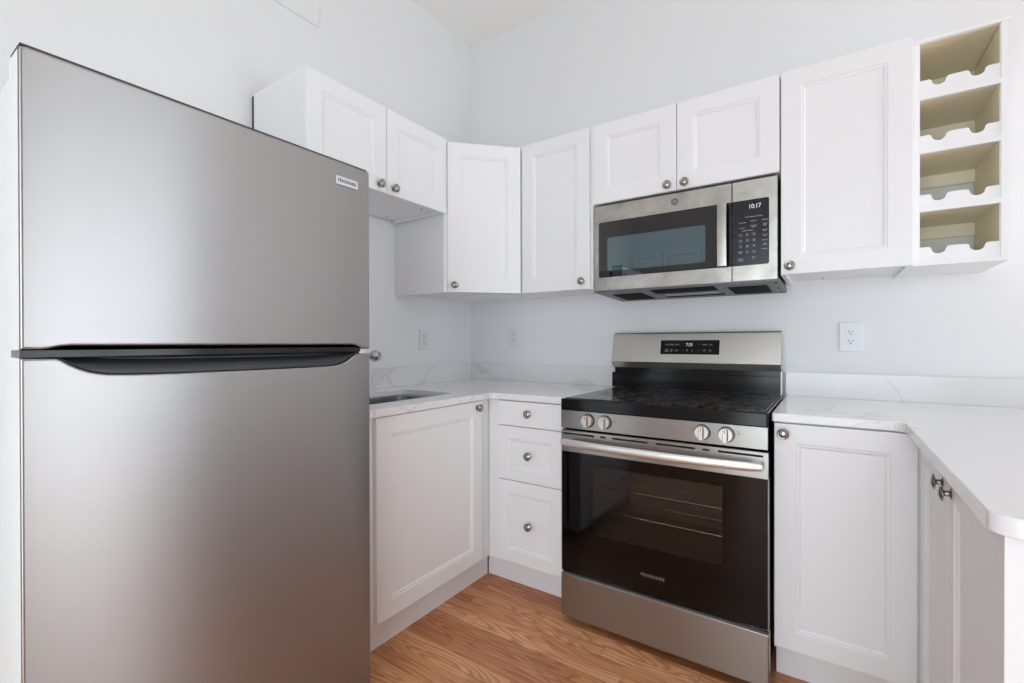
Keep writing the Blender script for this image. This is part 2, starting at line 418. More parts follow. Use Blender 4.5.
# ------------------------------------------------------------------ cabinet parts
def knob_bm(k=0.027):
    s = k/0.027; bm = bmesh.new()
    prof = [(0, 0), (0.0095, 0), (0.0105, 0.0015), (0.0085, 0.003), (0.0052, 0.005), (0.0048, 0.013), (0.0065, 0.0155), (0.0125, 0.0175),
            (0.0150, 0.0195), (0.0150, 0.0215), (0.0128, 0.0232), (0.0112, 0.0228), (0.0100, 0.0245), (0.0060, 0.0265), (0, 0.027)]
    lathe(bm, [(r*1.2, t*s) for r, t in prof], PL['front'])
    return bm
KNOB = None
def add_knob(parent, x, y, z, depth=0.027):
    bm = knob_bm(depth); bmesh.ops.translate(bm, vec=(x, y, z), verts=bm.verts)
    return obj('knob', bm, M_nickel, parent, local=True, origin=(x, y, z))
def door_bm(w, h, t=0.02, fw=0.066, panel=True, fl=None):
    """front at y=-t, back at y=0, x 0..w, z 0..h"""
    bm = bmesh.new(); fl = fl or fw
    e = 0.0022
    if panel:
        rings = [(0, 0), (e, t)] if False else None
    def ring(i, y, j=None):
        j = i if j is None else j
        return [bm.verts.new(p) for p in ((i, y, j), (w-i, y, j), (w-i, y, h-j), (i, y, h-j))]
    R = [ring(0, 0), ring(0, -t+e), ring(e*0.35, -t+e*0.35), ring(e, -t)]
    if panel:
        R += [ring(fw-0.001, -t, fl-0.001), ring(fw+0.0015, -t+0.003, fl+0.0015), ring(fw+0.0075, -t+0.0033, fl+0.0075), ring(fw+0.0130, -t+0.0078, fl+0.0130)]
    for A, C in zip(R, R[1:]):
        for k in range(4): bm.faces.new((A[k], A[(k+1) % 4], C[(k+1) % 4], C[k]))
    bm.faces.new(R[0]); bm.faces.new(R[-1])
    return bm
def add_door(parent, x0, x1, z0, z1, d, name='door', knob=None, fw=0.066, panel=True, fl=None, kd=0.027):
    w, h = x1-x0, z1-z0
    bm = door_bm(w, h, fw=fw, panel=panel, fl=fl)
    bmesh.ops.translate(bm, vec=(x0, -d, z0), verts=bm.verts)
    o = obj(name, bm, M_cab, parent, local=True, origin=(x0, -d, z0), smooth=False)
    if knob: add_knob(o, knob[0]-x0, -0.02, knob[1]-z0, kd)
    return o
# outward-facing local frames: local -y is the front

# --- wall cabinets -------------------------------------------------------
ZT = 2.158; ZB = 1.400; ZS = 1.789
def carcass(w, d, z0, z1, lip=0.012, x0=0.0):
    """closed box with a recessed underside"""
    bm = B((x0, x0+0.016, -d, 0, z0, z1), (x0+w-0.016, x0+w, -d, 0, z0, z1), (x0+0.016, x0+w-0.016, -d, 0, z1-0.016, z1),
           (x0+0.016, x0+w-0.016, -d, 0, z0+lip, z0+lip+0.016), (x0+0.016, x0+w-0.016, -0.006, 0, z0+lip+0.016, z1-0.016),
           (x0+0.016, x0+w-0.016, -d, -d+0.01, z0+lip+0.016, z1-0.016))
    return bm
def screw_caps(parent, pts, z):
    for (x, y) in pts:
        bm = bmesh.new(); lathe(bm, [(0, 0), (0.004, 0), (0.004, -0.0015), (0, -0.0015)], Matrix.Translation((x, y, z)), 12)
        obj('screw_cap', bm, M_dkgrey, parent, local=True)
g = 'white shaker wall cabinets'
D0 = 0.346    # body depth, doors add 0.02
# two-door over-sink cabinet on the left wall
c = thing('wall_cabinet', 'short two-door white wall cabinet on the left wall, partly behind the refrigerator top', 'cabinet', (0.012, -1.403, ZS), PI/2, g)
W = 1.403-0.648
obj('body', carcass(W-0.004, D0, 0, ZT-ZS), M_cab, c, local=True, bevel=0.0008)
add_door(c, 0.0, 0.3745, 0.0, ZT-ZS, D0, knob=(0.335, 0.030))
add_door(c, 0.3775, W-0.002, 0.0, ZT-ZS, D0, knob=(0.413, 0.030))
screw_caps(c, [(W-0.10, -0.29), (W-0.10, -0.04)], 0.012)
bm = B(-0.001, 0.03, 0.0005, 0.0105, 0.02, ZT-ZS-0.005); obj('gap_shade_strip', bm, M_gap, c, local=True)  # dark strip painting the shade in the gap between cabinet back and wall
# diagonal corner cabinet
c = thing('corner_wall_cabinet', 'tall white corner wall cabinet with an angled door under the ceiling corner', 'cabinet', (0, 0, ZB), 0, g)
pts = [(0.001, -0.001), (0.001, -0.6455), (0.3475, -0.6455), (0.3560, -0.6480), (0.6275, -0.3715), (0.6275, -0.001)]
bm = bmesh.new(); prism(bm, pts, 'z', ZB+0.012, ZT-0.008)
obj('body', bm, M_cab, c, bevel=0.0008)
bm = bmesh.new()
prism(bm, [(0.001, -0.6455), (0.3475, -0.6455), (0.3475, -0.6295), (0.001, -0.6295)], 'z', ZB, ZB+0.0119)
prism(bm, [(0.6115, -0.36), (0.6275, -0.3715), (0.6275, -0.001), (0.6115, -0.001)], 'z', ZB, ZB+0.0119)
prism(bm, [(0.3475, -0.6455), (0.3560, -0.6480), (0.6275, -0.3715), (0.6160, -0.36), (0.3475, -0.6295)], 'z', ZB, ZB+0.0119)
obj('bottom_rail', bm, M_cab, c)
# door: runs at 45 degrees from (0.376,-0.640) to (0.637,-0.372)
dd = math.hypot(0.261, 0.266); ang = math.atan2(0.266, 0.261)
bm = door_bm(dd, ZT-0.008-ZB)
mt = Matrix.Translation((0.376-0.0142, -0.640+0.0142, ZB)) @ Matrix.Rotation(ang, 4, 'Z')
bmesh.ops.transform(bm, matrix=mt, verts=bm.verts)
d = obj('door', bm, M_cab, c, smooth=False)
bm = knob_bm(); bmesh.ops.transform(bm, matrix=mt @ Matrix.Translation((0.033, -0.02, 0.035)), verts=bm.verts)
obj('knob', bm, M_nickel, d)
# single-door cabinet left of the microwave
c = thing('wall_cabinet', 'narrow tall one-door white wall cabinet between the angled corner cabinet and the microwave', 'cabinet', (0.6295, -0.001, ZB), 0, g)
obj('body', carcass(0.400, D0, 0, ZT-ZB), M_cab, c, local=True, bevel=0.0008)
add_door(c, 0.0105, 0.3880, 0, ZT-ZB, D0, knob=(0.352, 0.0375))
screw_caps(c, [(0.08, -0.30), (0.32, -0.30)], 0.012)
# two-door cabinet above the microwave
c = thing('wall_cabinet', 'short two-door white wall cabinet directly above the microwave', 'cabinet', (1.0325, -0.001, ZS), 0, g)
obj('body', carcass(0.7645, D0, 0, ZT-ZS), M_cab, c, local=True, bevel=0.0008)
add_door(c, 0.0045, 0.3840, 0.001, ZT-ZS, D0, knob=(0.349, 0.026))
add_door(c, 0.3870, 0.7625, 0.001, ZT-ZS, D0, knob=(0.420, 0.0245))
# big single-door cabinet right of the microwave
c = thing('wall_cabinet', 'widest one-door white wall cabinet, between the microwave and the bottle rack', 'cabinet', (1.7995, -0.001, ZB), 0, g)
obj('body', carcass(0.3830, D0, 0, ZT-ZB), M_cab, c, local=True, bevel=0.0008)
add_door(c, 0.0015, 0.3815, 0, ZT-ZB, D0, knob=(0.0305, 0.0305))
screw_caps(c, [(0.12, -0.32), (0.30, -0.32), (0.13, -0.06)], 0.012)

# --- wine rack -----------------------------------------------------------
c = thing('wine_rack', 'open white bottle rack with four scalloped shelves and cream inside, on the back wall', 'wine rack', (2.299, -0.15, 1.405))
X0, X1, YF = 2.1845, 2.4115, -0.3208
for s in (0, 1):
    xa, xb = (X0, X0+0.016) if s == 0 else (X1-0.016, X1)
    o = obj('side_panel', B(xa, xb, YF+0.004, -0.001, 1.414, 2.146), M_cab, c, bevel=0.0006)
    o2 = obj('inner_lining', B(X0+0.0161, X0+0.0175, YF+0.006, -0.002, 1.417, 2.143) if s == 0 else B(X1-0.0175, X1-0.0161, YF+0.006, -0.002, 1.417, 2.143), M_cream, o)
obj('top_board', B(X0, X1+0.004, YF-0.002, -0.001, 2.1465, 2.158), M_cab, c, bevel=0.001)
obj('top_lining', B(X0+0.018, X1-0.018, YF+0.006, -0.002, 2.1448, 2.1463), M_cream, c)
obj('bottom_board', B(X0, X1+0.004, YF-0.002, -0.001, 1.402, 1.4135), M_cab, c, bevel=0.001)
for s in (0, 1):
    xa, xb = (X0, X0+0.0190) if s == 0 else (X1-0.015, X1)
    obj('face_strip', B(xa, xb, YF, YF+0.0038, 1.414, 2.146), M_cab, c, bevel=0.0006)
lips = [(2.0230, 1.9595), (1.8390, 1.7800), (1.6400, 1.5850), (1.4640, 1.4140)]
lx0, lx1 = X0+0.0192, X1-0.0152
for zt, zb in lips:
    top = []
    for cx_ in (2.2520, 2.3440):
        r, hw, dep = 0.0175, 0.0225, 0.0235
        top += [(cx_-hw-0.002, zt), (cx_-hw+0.003, zt-0.003), (cx_-hw+0.005, zt-0.008)]
        top += [(cx_-r*math.cos(t)*1.0, zt-0.009-(dep-0.009)*math.sin(t)) for t in [PI*k/10 for k in range(1, 10)]]
        top += [(cx_+hw-0.005, zt-0.008), (cx_+hw-0.003, zt-0.003), (cx_+hw+0.002, zt)]
    pts = [(lx0, zb), (lx0, zt)] + top + [(lx1, zt), (lx1, zb)]
    last = zb < 1.42
    sh = obj('shelf', B(lx0, lx1, YF+0.016, -0.002, zb+0.001, zb+0.013), M_cream, c)
    bm = plate([pts[::-1]], -YF-0.0150, -YF-0.0055, 'front', 0.0012)
    obj('scalloped_lip', bm, M_cab, sh)
    if not last:
        obj('shelf_edging', B(lx0, lx1, YF-0.0010, YF+0.0158, zb-0.003, zb+0.0125), M_cab, sh, bevel=0.002)
        obj('back_rail', B(lx0, lx1, -0.014, -0.003, zb-0.045, zb+0.0008), M_cream, sh)
obj('back_panel', B(lx0, lx1, -0.010, -0.002, 1.975, 2.1445), M_cream, c)

# --- base cabinets -------------------------------------------------------
ZC = 0.912; ZU = 0.8835; TZ = 0.141
g = 'white shaker base cabinets'
def base_body(x0, x1, d, dt, extra=None):
    bm = B((x0, x1, -d, 0, 0.128, ZU-0.003))
    return bm
# left wall run: y from -1.335 to 0, door plane at x=0.623
c = thing('base_cabinet', 'white base cabinet with one large door under the sink, beside the refrigerator', 'cabinet', (0.002, -1.335, 0), PI/2, g)
bm = B((0, 0.018, -0.601, 0, 0.128, ZU-0.003), (1.315, 1.333, -0.601, 0, 0.128, ZU-0.003), (0.018, 1.315, -0.018, 0, 0.128, ZU-0.003),
       (0.018, 1.315, -0.601, -0.018, 0.128, 0.146), (0.018, 1.315, -0.601, -0.583, 0.146, ZU-0.003))
obj('body', bm, M_cab, c, local=True)
add_door(c, 0.043, 0.653, TZ, 0.8790, 0.601, knob=(0.618, 0.850))
obj('filler_strip', B(0.6565, 0.7165, -0.6035, -0.6013, 0.128, ZU-0.004), M_cab, c, local=True, bevel=0.001)
obj('toe_kick', B(0, 0.7970, -0.5417, -0.52, 0.0, 0.1275), M_cab, c, local=True)
# drawers on the back wall
c = thing('drawer_cabinet', 'white base cabinet with three stacked drawers just left of the oven', 'cabinet', (0.6065, -0.001, 0), 0, g)
bx0, bx1 = 0.6065, 1.0165
obj('body', B(0, bx1-bx0, -0.603, 0, 0.128, ZU-0.003), M_cab, c, local=True)
obj('filler_strip', B(0.0015, 0.0600, -0.6055, -0.6033, 0.128, ZU-0.004), M_cab, c, local=True, bevel=0.001)
obj('toe_kick', B(-0.0600, bx1-bx0, -0.5308, -0.51, 0.0, 0.1275), M_cab, c, local=True)
o_ = 0.6065
add_door(c, 0.671-o_, 1.0145-o_, 0.7675, 0.8790, 0.603, 'drawer', (0.8420-o_, 0.828), panel=False)
add_door(c, 0.671-o_, 1.0145-o_, 0.5180, 0.7640, 0.603, 'drawer', (0.8430-o_, 0.640), fw=0.0560)
add_door(c, 0.671-o_, 1.0145-o_, TZ, 0.5145, 0.603, 'drawer', (0.8440-o_, 0.326), fw=0.0560)
# right of the range
c = thing('base_cabinet', 'white base cabinet with a single tall door just right of the oven', 'cabinet', (1.8000, -0.001, 0), 0, g)
obj('body', B(0, 0.380, -0.603, 0, 0.128, ZU-0.003), M_cab, c, local=True)
add_door(c, 0.0010, 0.3640, TZ, 0.8790, 0.603, knob=(0.0280, 0.848), fw=0.0625)
obj('toe_kick', B(0, 0.445, -0.5308, -0.51, 0.0, 0.1275), M_cab, c, local=True)
# peninsula
c = thing('peninsula_cabinet', 'white peninsula base cabinet at the right with two doors facing the kitchen', 'cabinet', (2.765, -0.003, 0), -PI/2, g)
obj('body', B(0.0, 1.397, -0.580, 0, 0.128, ZU-0.003), M_cab, c, local=True)
add_door(c, 0.660, 1.0155, TZ, 0.8790, 0.580, knob=(0.968, 0.828), kd=0.021)
add_door(c, 1.0185, 1.394, TZ, 0.8790, 0.580, knob=(1.058, 0.826), kd=0.021)
obj('end_panel', B(1.3975, 1.4370, -0.603, 0, 0.0, ZU-0.003), M_cab, c, local=True, bevel=0.001)
obj('toe_kick', B(0.5535, 1.397, -0.52, -0.50, 0.0, 0.1275), M_cab, c, local=True)

# ------------------------------------------------------------------ worktops, backsplashes
c_l = rnd([(0.001, -0.001), (0.001, -1.345), (0.6390, -1.345), (0.6360, -0.626), (1.0210, -0.626), (1.0210, -0.001)], [0, 0, 0.004, 0.022, 0.004, 0], 6)
hole = rrect(0.140, 0.505, -1.300, -0.722, 0.055, 8)
tag(obj('worktop', plate([c_l, hole[::-1]], ZU, ZC, 'xy', 0.003), M_quartz), 'white quartz worktop in an L shape around the sink, left of the range', 'worktop', 'quartz worktops')
c_r = rnd([(1.7940, -0.001), (2.80, -0.001), (2.80, -1.509), (2.1350, -1.509), (2.1350, -0.624), (1.7940, -0.624)], [0, 0, 0.03, 0.035, 0.03, 0.006], 8)
tag(obj('worktop', plate([c_r], ZU, ZC, 'xy', 0.003), M_quartz), 'white quartz worktop running onto the peninsula, right of the range', 'worktop', 'quartz worktops')
HB = 1.0145
tag(obj('backsplash', B(0.001, 0.020, -1.345, -0.0205, ZC+0.0005, HB), M_splash, bevel=0.001), 'low veined quartz backsplash along the left wall behind the sink', 'backsplash', 'quartz backsplashes')
tag(obj('backsplash', B(0.001, 1.0165, -0.020, -0.001, ZC+0.0005, HB), M_splash, bevel=0.001), 'low veined quartz backsplash on the back wall between the corner and the range', 'backsplash', 'quartz backsplashes')
tag(obj('backsplash', B(1.7940, 2.80, -0.020, -0.001, ZC+0.0005, HB), M_splash, bevel=0.001), 'low veined quartz backsplash on the back wall right of the range', 'backsplash', 'quartz backsplashes')

# ------------------------------------------------------------------ sink and faucet
c = thing('sink', 'stainless undermount sink set in the worktop beside the refrigerator', 'sink', (0.3225, -1.011, 0.68))
bm = bmesh.new()
def sring(off, z, r): return [bm.verts.new((p[0], p[1], z)) for p in rrect(0.140-off, 0.505+off, -1.300-off, -0.722+off, r, 8)]
Rg = [sring(0.02, ZU-0.0025, 0.07), sring(-0.003, ZU-0.0025, 0.052), sring(-0.006, ZU-0.006, 0.050), sring(-0.012, 0.74, 0.05), sring(-0.02, 0.712, 0.05), sring(-0.045, 0.700, 0.045), sring(-0.16, 0.696, 0.01)]
for A, C in zip(Rg, Rg[1:]):
    n = len(A)
    for k in range(n): bm.faces.new((A[k], A[(k+1) % n], C[(k+1) % n], C[k]))
bm.faces.new(Rg[-1])
sk = obj('basin', bm, M_sink, c)
sk.modifiers.new('thickness', 'SOLIDIFY').thickness = -0.0015
bm = bmesh.new(); lathe(bm, [(0, 0.006), (0.02, 0.006), (0.03, 0.003), (0.042, 0.002), (0.042, 0)], Matrix.Translation((0.3225, -1.011, 0.6965)))
obj('drain', bm, M_chrome, c)
c = thing('faucet', 'chrome faucet behind the sink, its round handle peeking past the refrigerator edge', 'faucet', (0.080, -1.01, ZC))
bm = bmesh.new(); mt = Matrix.Translation((0.080, -1.01, ZC))
lathe(bm, [(0, 0), (0.030, 0), (0.030, 0.006), (0.024, 0.012), (0.021, 0.03), (0.021, 0.185), (0.019, 0.195), (0, 0.197)], mt)
obj('column', bm, M_chrome, c)
bm = bmesh.new()
tube(bm, [(0.080+0.20*(1-math.cos(t))/2, -1.01-0.30*(1-math.cos(t))/2, ZC+0.19+0.12*math.sin(t)) for t in [PI*k/16 for k in range(17)]] + [(0.280, -1.31, ZC+0.16)], 0.011, 14)
obj('spout', bm, M_chrome, c)
bm = bmesh.new(); tube(bm, [(0.083, -0.99, 1.083), (0.098, -0.888, 1.083)], 0.012, 16)
h_ = obj('handle_stem', bm, M_chrome, c)
bm = bmesh.new(); mt = Matrix.Translation((0.100, -0.892, 1.083)) @ Matrix.Rotation(-PI/2, 4, 'X')
lathe(bm, [(0, 0), (0.015, 0.0), (0.024, 0.008), (0.029, 0.020), (0.029, 0.034), (0.023, 0.046), (0.011, 0.052), (0, 0.053)], mt, 8)
obj('handle', bm, M_chrome, c)

# ------------------------------------------------------------------ refrigerator
fx, fy1, fy0 = 0.766, -1.434, -2.1985
c = thing('refrigerator', 'large stainless steel top-freezer refrigerator standing in the left foreground', 'refrigerator', (0.40, (fy0+fy1)/2, 0))
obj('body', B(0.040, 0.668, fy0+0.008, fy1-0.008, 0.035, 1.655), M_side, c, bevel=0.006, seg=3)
obj('gasket', B(0.6685, 0.686, fy0+0.018, fy1-0.018, 0.075, 1.650), M_gap, c)
zt = 1.6790
up = [(fy0, 1.1350), (fy0, zt), (fy1, zt), (fy1, 1.1285), (-1.4480, 1.1290), (-1.4700, 1.1330), (-1.4850, 1.1395), (-1.4990, 1.1412), (-2.1300, 1.1420), (-2.1450, 1.1405), (-2.1600, 1.1365), (-2.1750, 1.1350)]
up = up[:1]+[(fy0, zt-0.010), (fy0+0.003, zt-0.003), (fy0+0.010, zt), (fy1-0.005, zt), (fy1-0.0015, zt-0.0015), (fy1, zt-0.005)]+up[3:]
o = obj('freezer_door', plate([up], 0.6905, fx, 'right', 0.006, 4), M_fridge, c)
obj('top_cap', B(0.692, fx-0.004, fy0+0.003, fy1-0.008, zt+0.0002, zt+0.0035), M_dkgrey, o, bevel=0.001)
obj('badge', plate([R4(-1.5555, -1.4805, 1.6102, 1.6345)], fx+0.0002, fx+0.0035, 'right', 0.0008), M_badge, o)
text('FRIGIDAIRE', 0.0135, (fx+0.0036, -1.5180, 1.6222), 'right', M_text_dark, o, spacing=1.12, width=0.062, bold=0.0003)
lo = [(fy0, 0.055), (fy0, 1.1205), (-2.1500, 1.1190), (-2.1440, 1.1165), (-2.1310, 1.1070), (-2.1180, 1.0990), (-2.1050, 1.0930), (-2.0900, 1.0885), (-2.0720, 1.0855), (-2.0400, 1.0835), (-1.9600, 1.0815), (-1.8, 1.0805),
      (-1.6320, 1.0802), (-1.5650, 1.0815), (-1.5480, 1.0835), (-1.5330, 1.0870), (-1.5180, 1.0935), (-1.5010, 1.1050), (-1.4870, 1.1120), (-1.4780, 1.1135), (fy1, 1.1135), (fy1, 0.055)]
o = obj('fridge_door', plate([lo[::-1]], 0.6905, fx, 'right', 0.0055, 4), M_fridge, c)
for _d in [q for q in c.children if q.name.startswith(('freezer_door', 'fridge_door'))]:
    _d.data.materials.append(M_side)  # side faces of both doors take the pale body colour
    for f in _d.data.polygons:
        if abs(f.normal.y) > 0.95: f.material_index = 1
# dark scooped grip set into the top of the lower door
bm = bmesh.new()
prof = [(-2.147, 1.1192)]+[(p[0]+(0.001 if p[0] < -1.8 else -0.001), p[1]+0.0012) for p in lo[3:19]]+[(-1.480, 1.1128)]
inner = [(p[0], max(p[1], 1.0)) for p in prof]
ring1 = [bm.verts.new((fx-0.006, y, z)) for y, z in prof]
ring2 = [bm.verts.new((fx-0.036, y, min(z+0.030, 1.1195))) for y, z in prof]
for k in range(len(prof)-1): bm.faces.new((ring1[k], ring1[k+1], ring2[k+1], ring2[k]))
ring3 = [bm.verts.new((fx-0.036, y, 1.1215 if y < -1.8 else 1.1215)) for y, z in prof]
for k in range(len(prof)-1): bm.faces.new((ring2[k], ring2[k+1], ring3[k+1], ring3[k]))
ob = obj('grip_liner', bm, mat('charcoal grip plastic', srgb(44, 45, 50), 0.4), o)
md = ob.modifiers.new('thickness', 'SOLIDIFY'); md.thickness = 0.0015; md.offset = 0
bm = B(0.6950, fx-0.004, fy0+0.001, fy1-0.034, 1.1212, 1.1340)
obj('door_cap', bm, M_enamel, o, bevel=0.001)
bm = B((0.700, 0.752, fy1-0.030, fy1-0.004, 1.1150, 1.1265)); obj('middle_hinge', bm, M_satin, c, bevel=0.002)
obj('base_grille', B(0.640, 0.700, fy0+0.01, fy1-0.01, 0.012, 0.050), M_black, c, bevel=0.003)
for y in (fy0+0.05, fy1-0.05):
    for x in (0.10, 0.62):
        bm = bmesh.new(); lathe(bm, [(0, 0), (0.018, 0), (0.018, 0.012), (0.008, 0.014), (0.008, 0.036), (0, 0.036)], Matrix.Translation((x, y, 0))); obj('foot', bm, M_black, c)

# ------------------------------------------------------------------ range
rx0, rx1 = 1.0310, 1.7880
RF = -0.6756; DF = -0.6924
c = thing('range', 'freestanding stainless electric range with a black glass top and oven door', 'range', ((rx0+rx1)/2, -0.34, 0))
obj('body', B((rx0+0.004, rx0+0.016, -0.645, -0.030, 0.028, 0.865), (rx1-0.016, rx1-0.004, -0.645, -0.030, 0.028, 0.865), (rx0+0.016, rx1-0.016, -0.045, -0.030, 0.028, 0.865),
              (rx0+0.016, rx1-0.016, -0.645, -0.045, 0.028, 0.215), (rx0+0.016, rx1-0.016, -0.645, -0.045, 0.800, 0.865)), M_enamel, c, smooth=False)
# cooktop
bm = plate([rnd([(rx0, -0.100), (rx0, RF-0.002), (rx1, RF-0.002), (rx1, -0.100)], [0, 0.006, 0.006, 0], 5)], 0.8690, 0.9160, 'xy', 0.004, 3)
ct = obj('cooktop', bm, M_enamel, c)
obj('glass_surface', B(rx0+0.012, rx1-0.012, RF+0.022, -0.102, 0.9163, 0.9185), M_bglass, ct, bevel=0.001)
M_ring = mat('printed burner rings', srgb(46, 46, 49), 0.25)
for (x, y, r) in ((1.225, -0.50, 0.115), (1.225, -0.23, 0.078), (1.60, -0.50, 0.095), (1.60, -0.23, 0.078), (1.415, -0.19, 0.05)):
    bm = bmesh.new()
    for rr in (r, r*0.66):
        lathe(bm, [(rr-0.0012, 0.9186), (rr, 0.9188), (rr+0.0012, 0.9186)], Matrix.Translation((x, y, 0)), 48)
    obj('burner_ring', bm, M_ring, ct)
# control panel
pz0, pz1 = 0.7965, 0.8685
M_knob = mat('satin warm silver', srgb(214, 210, 203), 0.4, 0.85)
bm = B(rx0+0.001, rx1-0.001, RF, -0.646, pz0, pz1)
cp = obj('control_panel', bm, M_steel, c, bevel=0.0025)
for kx in (1.1540, 1.2265, 1.5870, 1.6635):
    kz = 0.8345
    bm = bmesh.new(); mt = Matrix.Translation((kx, RF, kz)) @ PL['front']
    lathe(bm, [(0, 0), (0.0268, 0), (0.0268, 0.004), (0.0250, 0.006), (0, 0.006)], mt)
    rim = obj('knob_ring', bm, M_black, cp)
    bm = bmesh.new()
    lathe(bm, [(0, 0.0062), (0.0240, 0.0062), (0.0245, 0.008), (0.0230, 0.020), (0.0215, 0.0215), (0, 0.0215)], mt)
    kb = obj('control_knob', bm, M_knob, cp)
    bm = B(kx-0.0058, kx+0.0058, RF-0.0330, RF-0.0205, kz-0.0230, kz+0.0230); obj('knob_grip', bm, M_knob, kb, bevel=0.002)
    for q in (-0.0090, 0.0062): obj('knob_groove', B(kx+q, kx+q+0.0028, RF-0.0219, RF-0.0215, kz-0.0185, kz+0.0185), M_dkgrey, kb)
    obj('pointer_mark', B(kx-0.0013, kx+0.0013, RF-0.0336, RF-0.0331, kz+0.006, kz+0.019), M_red, kb)
    gx = kx+(0.036 if kx in (1.2265, 1.6635) else -0.034)
    s = 0.0055
    bm = B((gx-s-0.001, gx+s, RF-0.0006, RF-0.0001, kz+0.0125, kz+0.0132), (gx-s-0.001, gx+s, RF-0.0006, RF-0.0001, kz+0.0025, kz+0.0032),
           (gx-s-0.001, gx-s-0.0003, RF-0.0006, RF-0.0001, kz+0.0032, kz+0.0125), (gx+s-0.0007, gx+s, RF-0.0006, RF-0.0001, kz+0.0032, kz+0.0125), (gx+1e-3, gx+s-0.0015, RF-0.0006, RF-0.0001, kz+0.0040, kz+0.0070))
    obj('burner_symbol', bm, M_text_dark, cp)
# oven door: stainless top rail with slots, black surround with a window, smoked glass in front
dx0, dx1, dz0, dz1 = 1.0420, 1.7905, 0.2130, 0.7900
wl = R4(1.178, 1.653, 0.388, 0.6595)
dr = obj('oven_door', plate([R4(dx0+0.003, dx1-0.003, dz0+0.002, 0.7040), rrect(1.150, 1.680, 0.370, 0.672, 0.012)[::-1]], 0.6470, 0.6855, 'front'), M_enamel, c)
slots = [(1.0500, 1.1879), (1.2123, 1.2342), (1.2611, 1.3991), (1.4282, 1.5656), (1.5899, 1.6121), (1.6398, 1.7750)]
lp = [R4(dx0, dx1, 0.7045, dz1)] + [rrect(a, b, 0.7745, 0.7800, 0.0025, 4)[::-1] for a, b in slots]
obj('top_rail', plate(lp, 0.672, -DF, 'front', 0.0012), M_steel, dr)
obj('rail_backing', B(dx0+0.002, dx1-0.002, -0.6715, -0.6470, 0.7045, dz1-0.002), M_gap, dr)
obj('door_glass', B(dx0+0.001, dx1-0.001, DF, -0.6880, dz0+0.003, 0.7038), M_ovglass, dr, bevel=0.0008)
# ceramic-printed black border behind the glass around the window
obj('glass_border', plate([R4(dx0+0.002, dx1-0.002, dz0+0.004, 0.7030), wl[::-1]], 0.6860, 0.6872, 'front'), M_gap, dr)
text('FRIGIDAIRE', 0.0150, (1.4170, DF-0.0004, 0.2885), 'front', M_text_warm, dr, spacing=1.45, width=0.085)
for a in (dx0, dx1-0.0009): obj('door_edge', B(a, a+0.0012, DF+0.001, -0.6475, dz0+0.003, 0.7038), M_steel, dr)
# handle: bowed flat bar
bm = bmesh.new(); n = 24; secs = []
for k in range(n+1):
    t = k/n; x = 1.0545+(1.7765-1.0545)*t; s = (2*t-1)
    y = -0.7230-0.0270*(1-abs(s)**2.4)
    hh = 0.0145 if abs(s) < 0.97 else 0.0115
    sec = [(y-0.006*math.cos(a)-0.002*math.cos(3*a)*0, 0.7480+hh*math.sin(a)) for a in [2*PI*q/16 for q in range(16)]]
    secs.append([bm.verts.new((x, p[0], p[1])) for p in sec])
for A, C in zip(secs, secs[1:]):
    for q in range(16): bm.faces.new((A[q], A[(q+1) % 16], C[(q+1) % 16], C[q]))
bm.faces.new(secs[0]); bm.faces.new(secs[-1][::-1])
hd = obj('handle', bm, M_satin, dr)
obj('handle_mount', B((1.062, 1.088, -0.7225, DF-0.0003, 0.738, 0.758)), M_satin, hd, bevel=0.002)
obj('handle_mount', B((1.744, 1.770, -0.7225, DF-0.0003, 0.738, 0.758)), M_satin, hd, bevel=0.002)
# oven cavity
bm = B((1.12, 1.70, -0.640, -0.120, 0.300, 0.305), (1.12, 1.70, -0.640, -0.120, 0.720, 0.725), (1.12, 1.125, -0.640, -0.120, 0.305, 0.720),
       (1.695, 1.70, -0.640, -0.120, 0.305, 0.720), (1.125, 1.695, -0.125, -0.120, 0.305, 0.720))
obj('oven_cavity', bm, M_ovenin, c)
for z in (0.3975, 0.5045):
    bm = bmesh.new()
    for y, r_ in ((-0.45, 0.0030), (-0.28, 0.0014), (-0.16, 0.0014)): tube(bm, [(1.13, y, z), (1.69, y, z)], r_, 8)
    for k in range(24): x = 1.14+0.54*k/23; tube(bm, [(x, -0.452, z+0.003), (x, -0.155, z+0.003)], 0.0011, 6)
    obj('oven_rack', bm, M_rack, c)
# drawer and feet
bm = plate([rnd([(1.0400, 0.030), (1.7925, 0.030), (1.7925, 0.2045), (1.0400, 0.2045)], [0.012, 0.006, 0.003, 0.003], 4)], 0.6470, -DF+0.001, 'front', 0.004, 3)
obj('storage_drawer', bm, M_steel, c)
obj('drawer_top', B(1.046, 1.787, -0.6885, -0.650, 0.2048, 0.2100), M_pan, c, bevel=0.001)
for x in (1.09, 1.73):
    for y in (-0.62, -0.08):
        bm = bmesh.new(); lathe(bm, [(0, 0), (0.016, 0), (0.016, 0.010), (0.007, 0.012), (0.007, 0.030), (0, 0.030)], Matrix.Translation((x, y, 0))); obj('foot', bm, M_black, c)
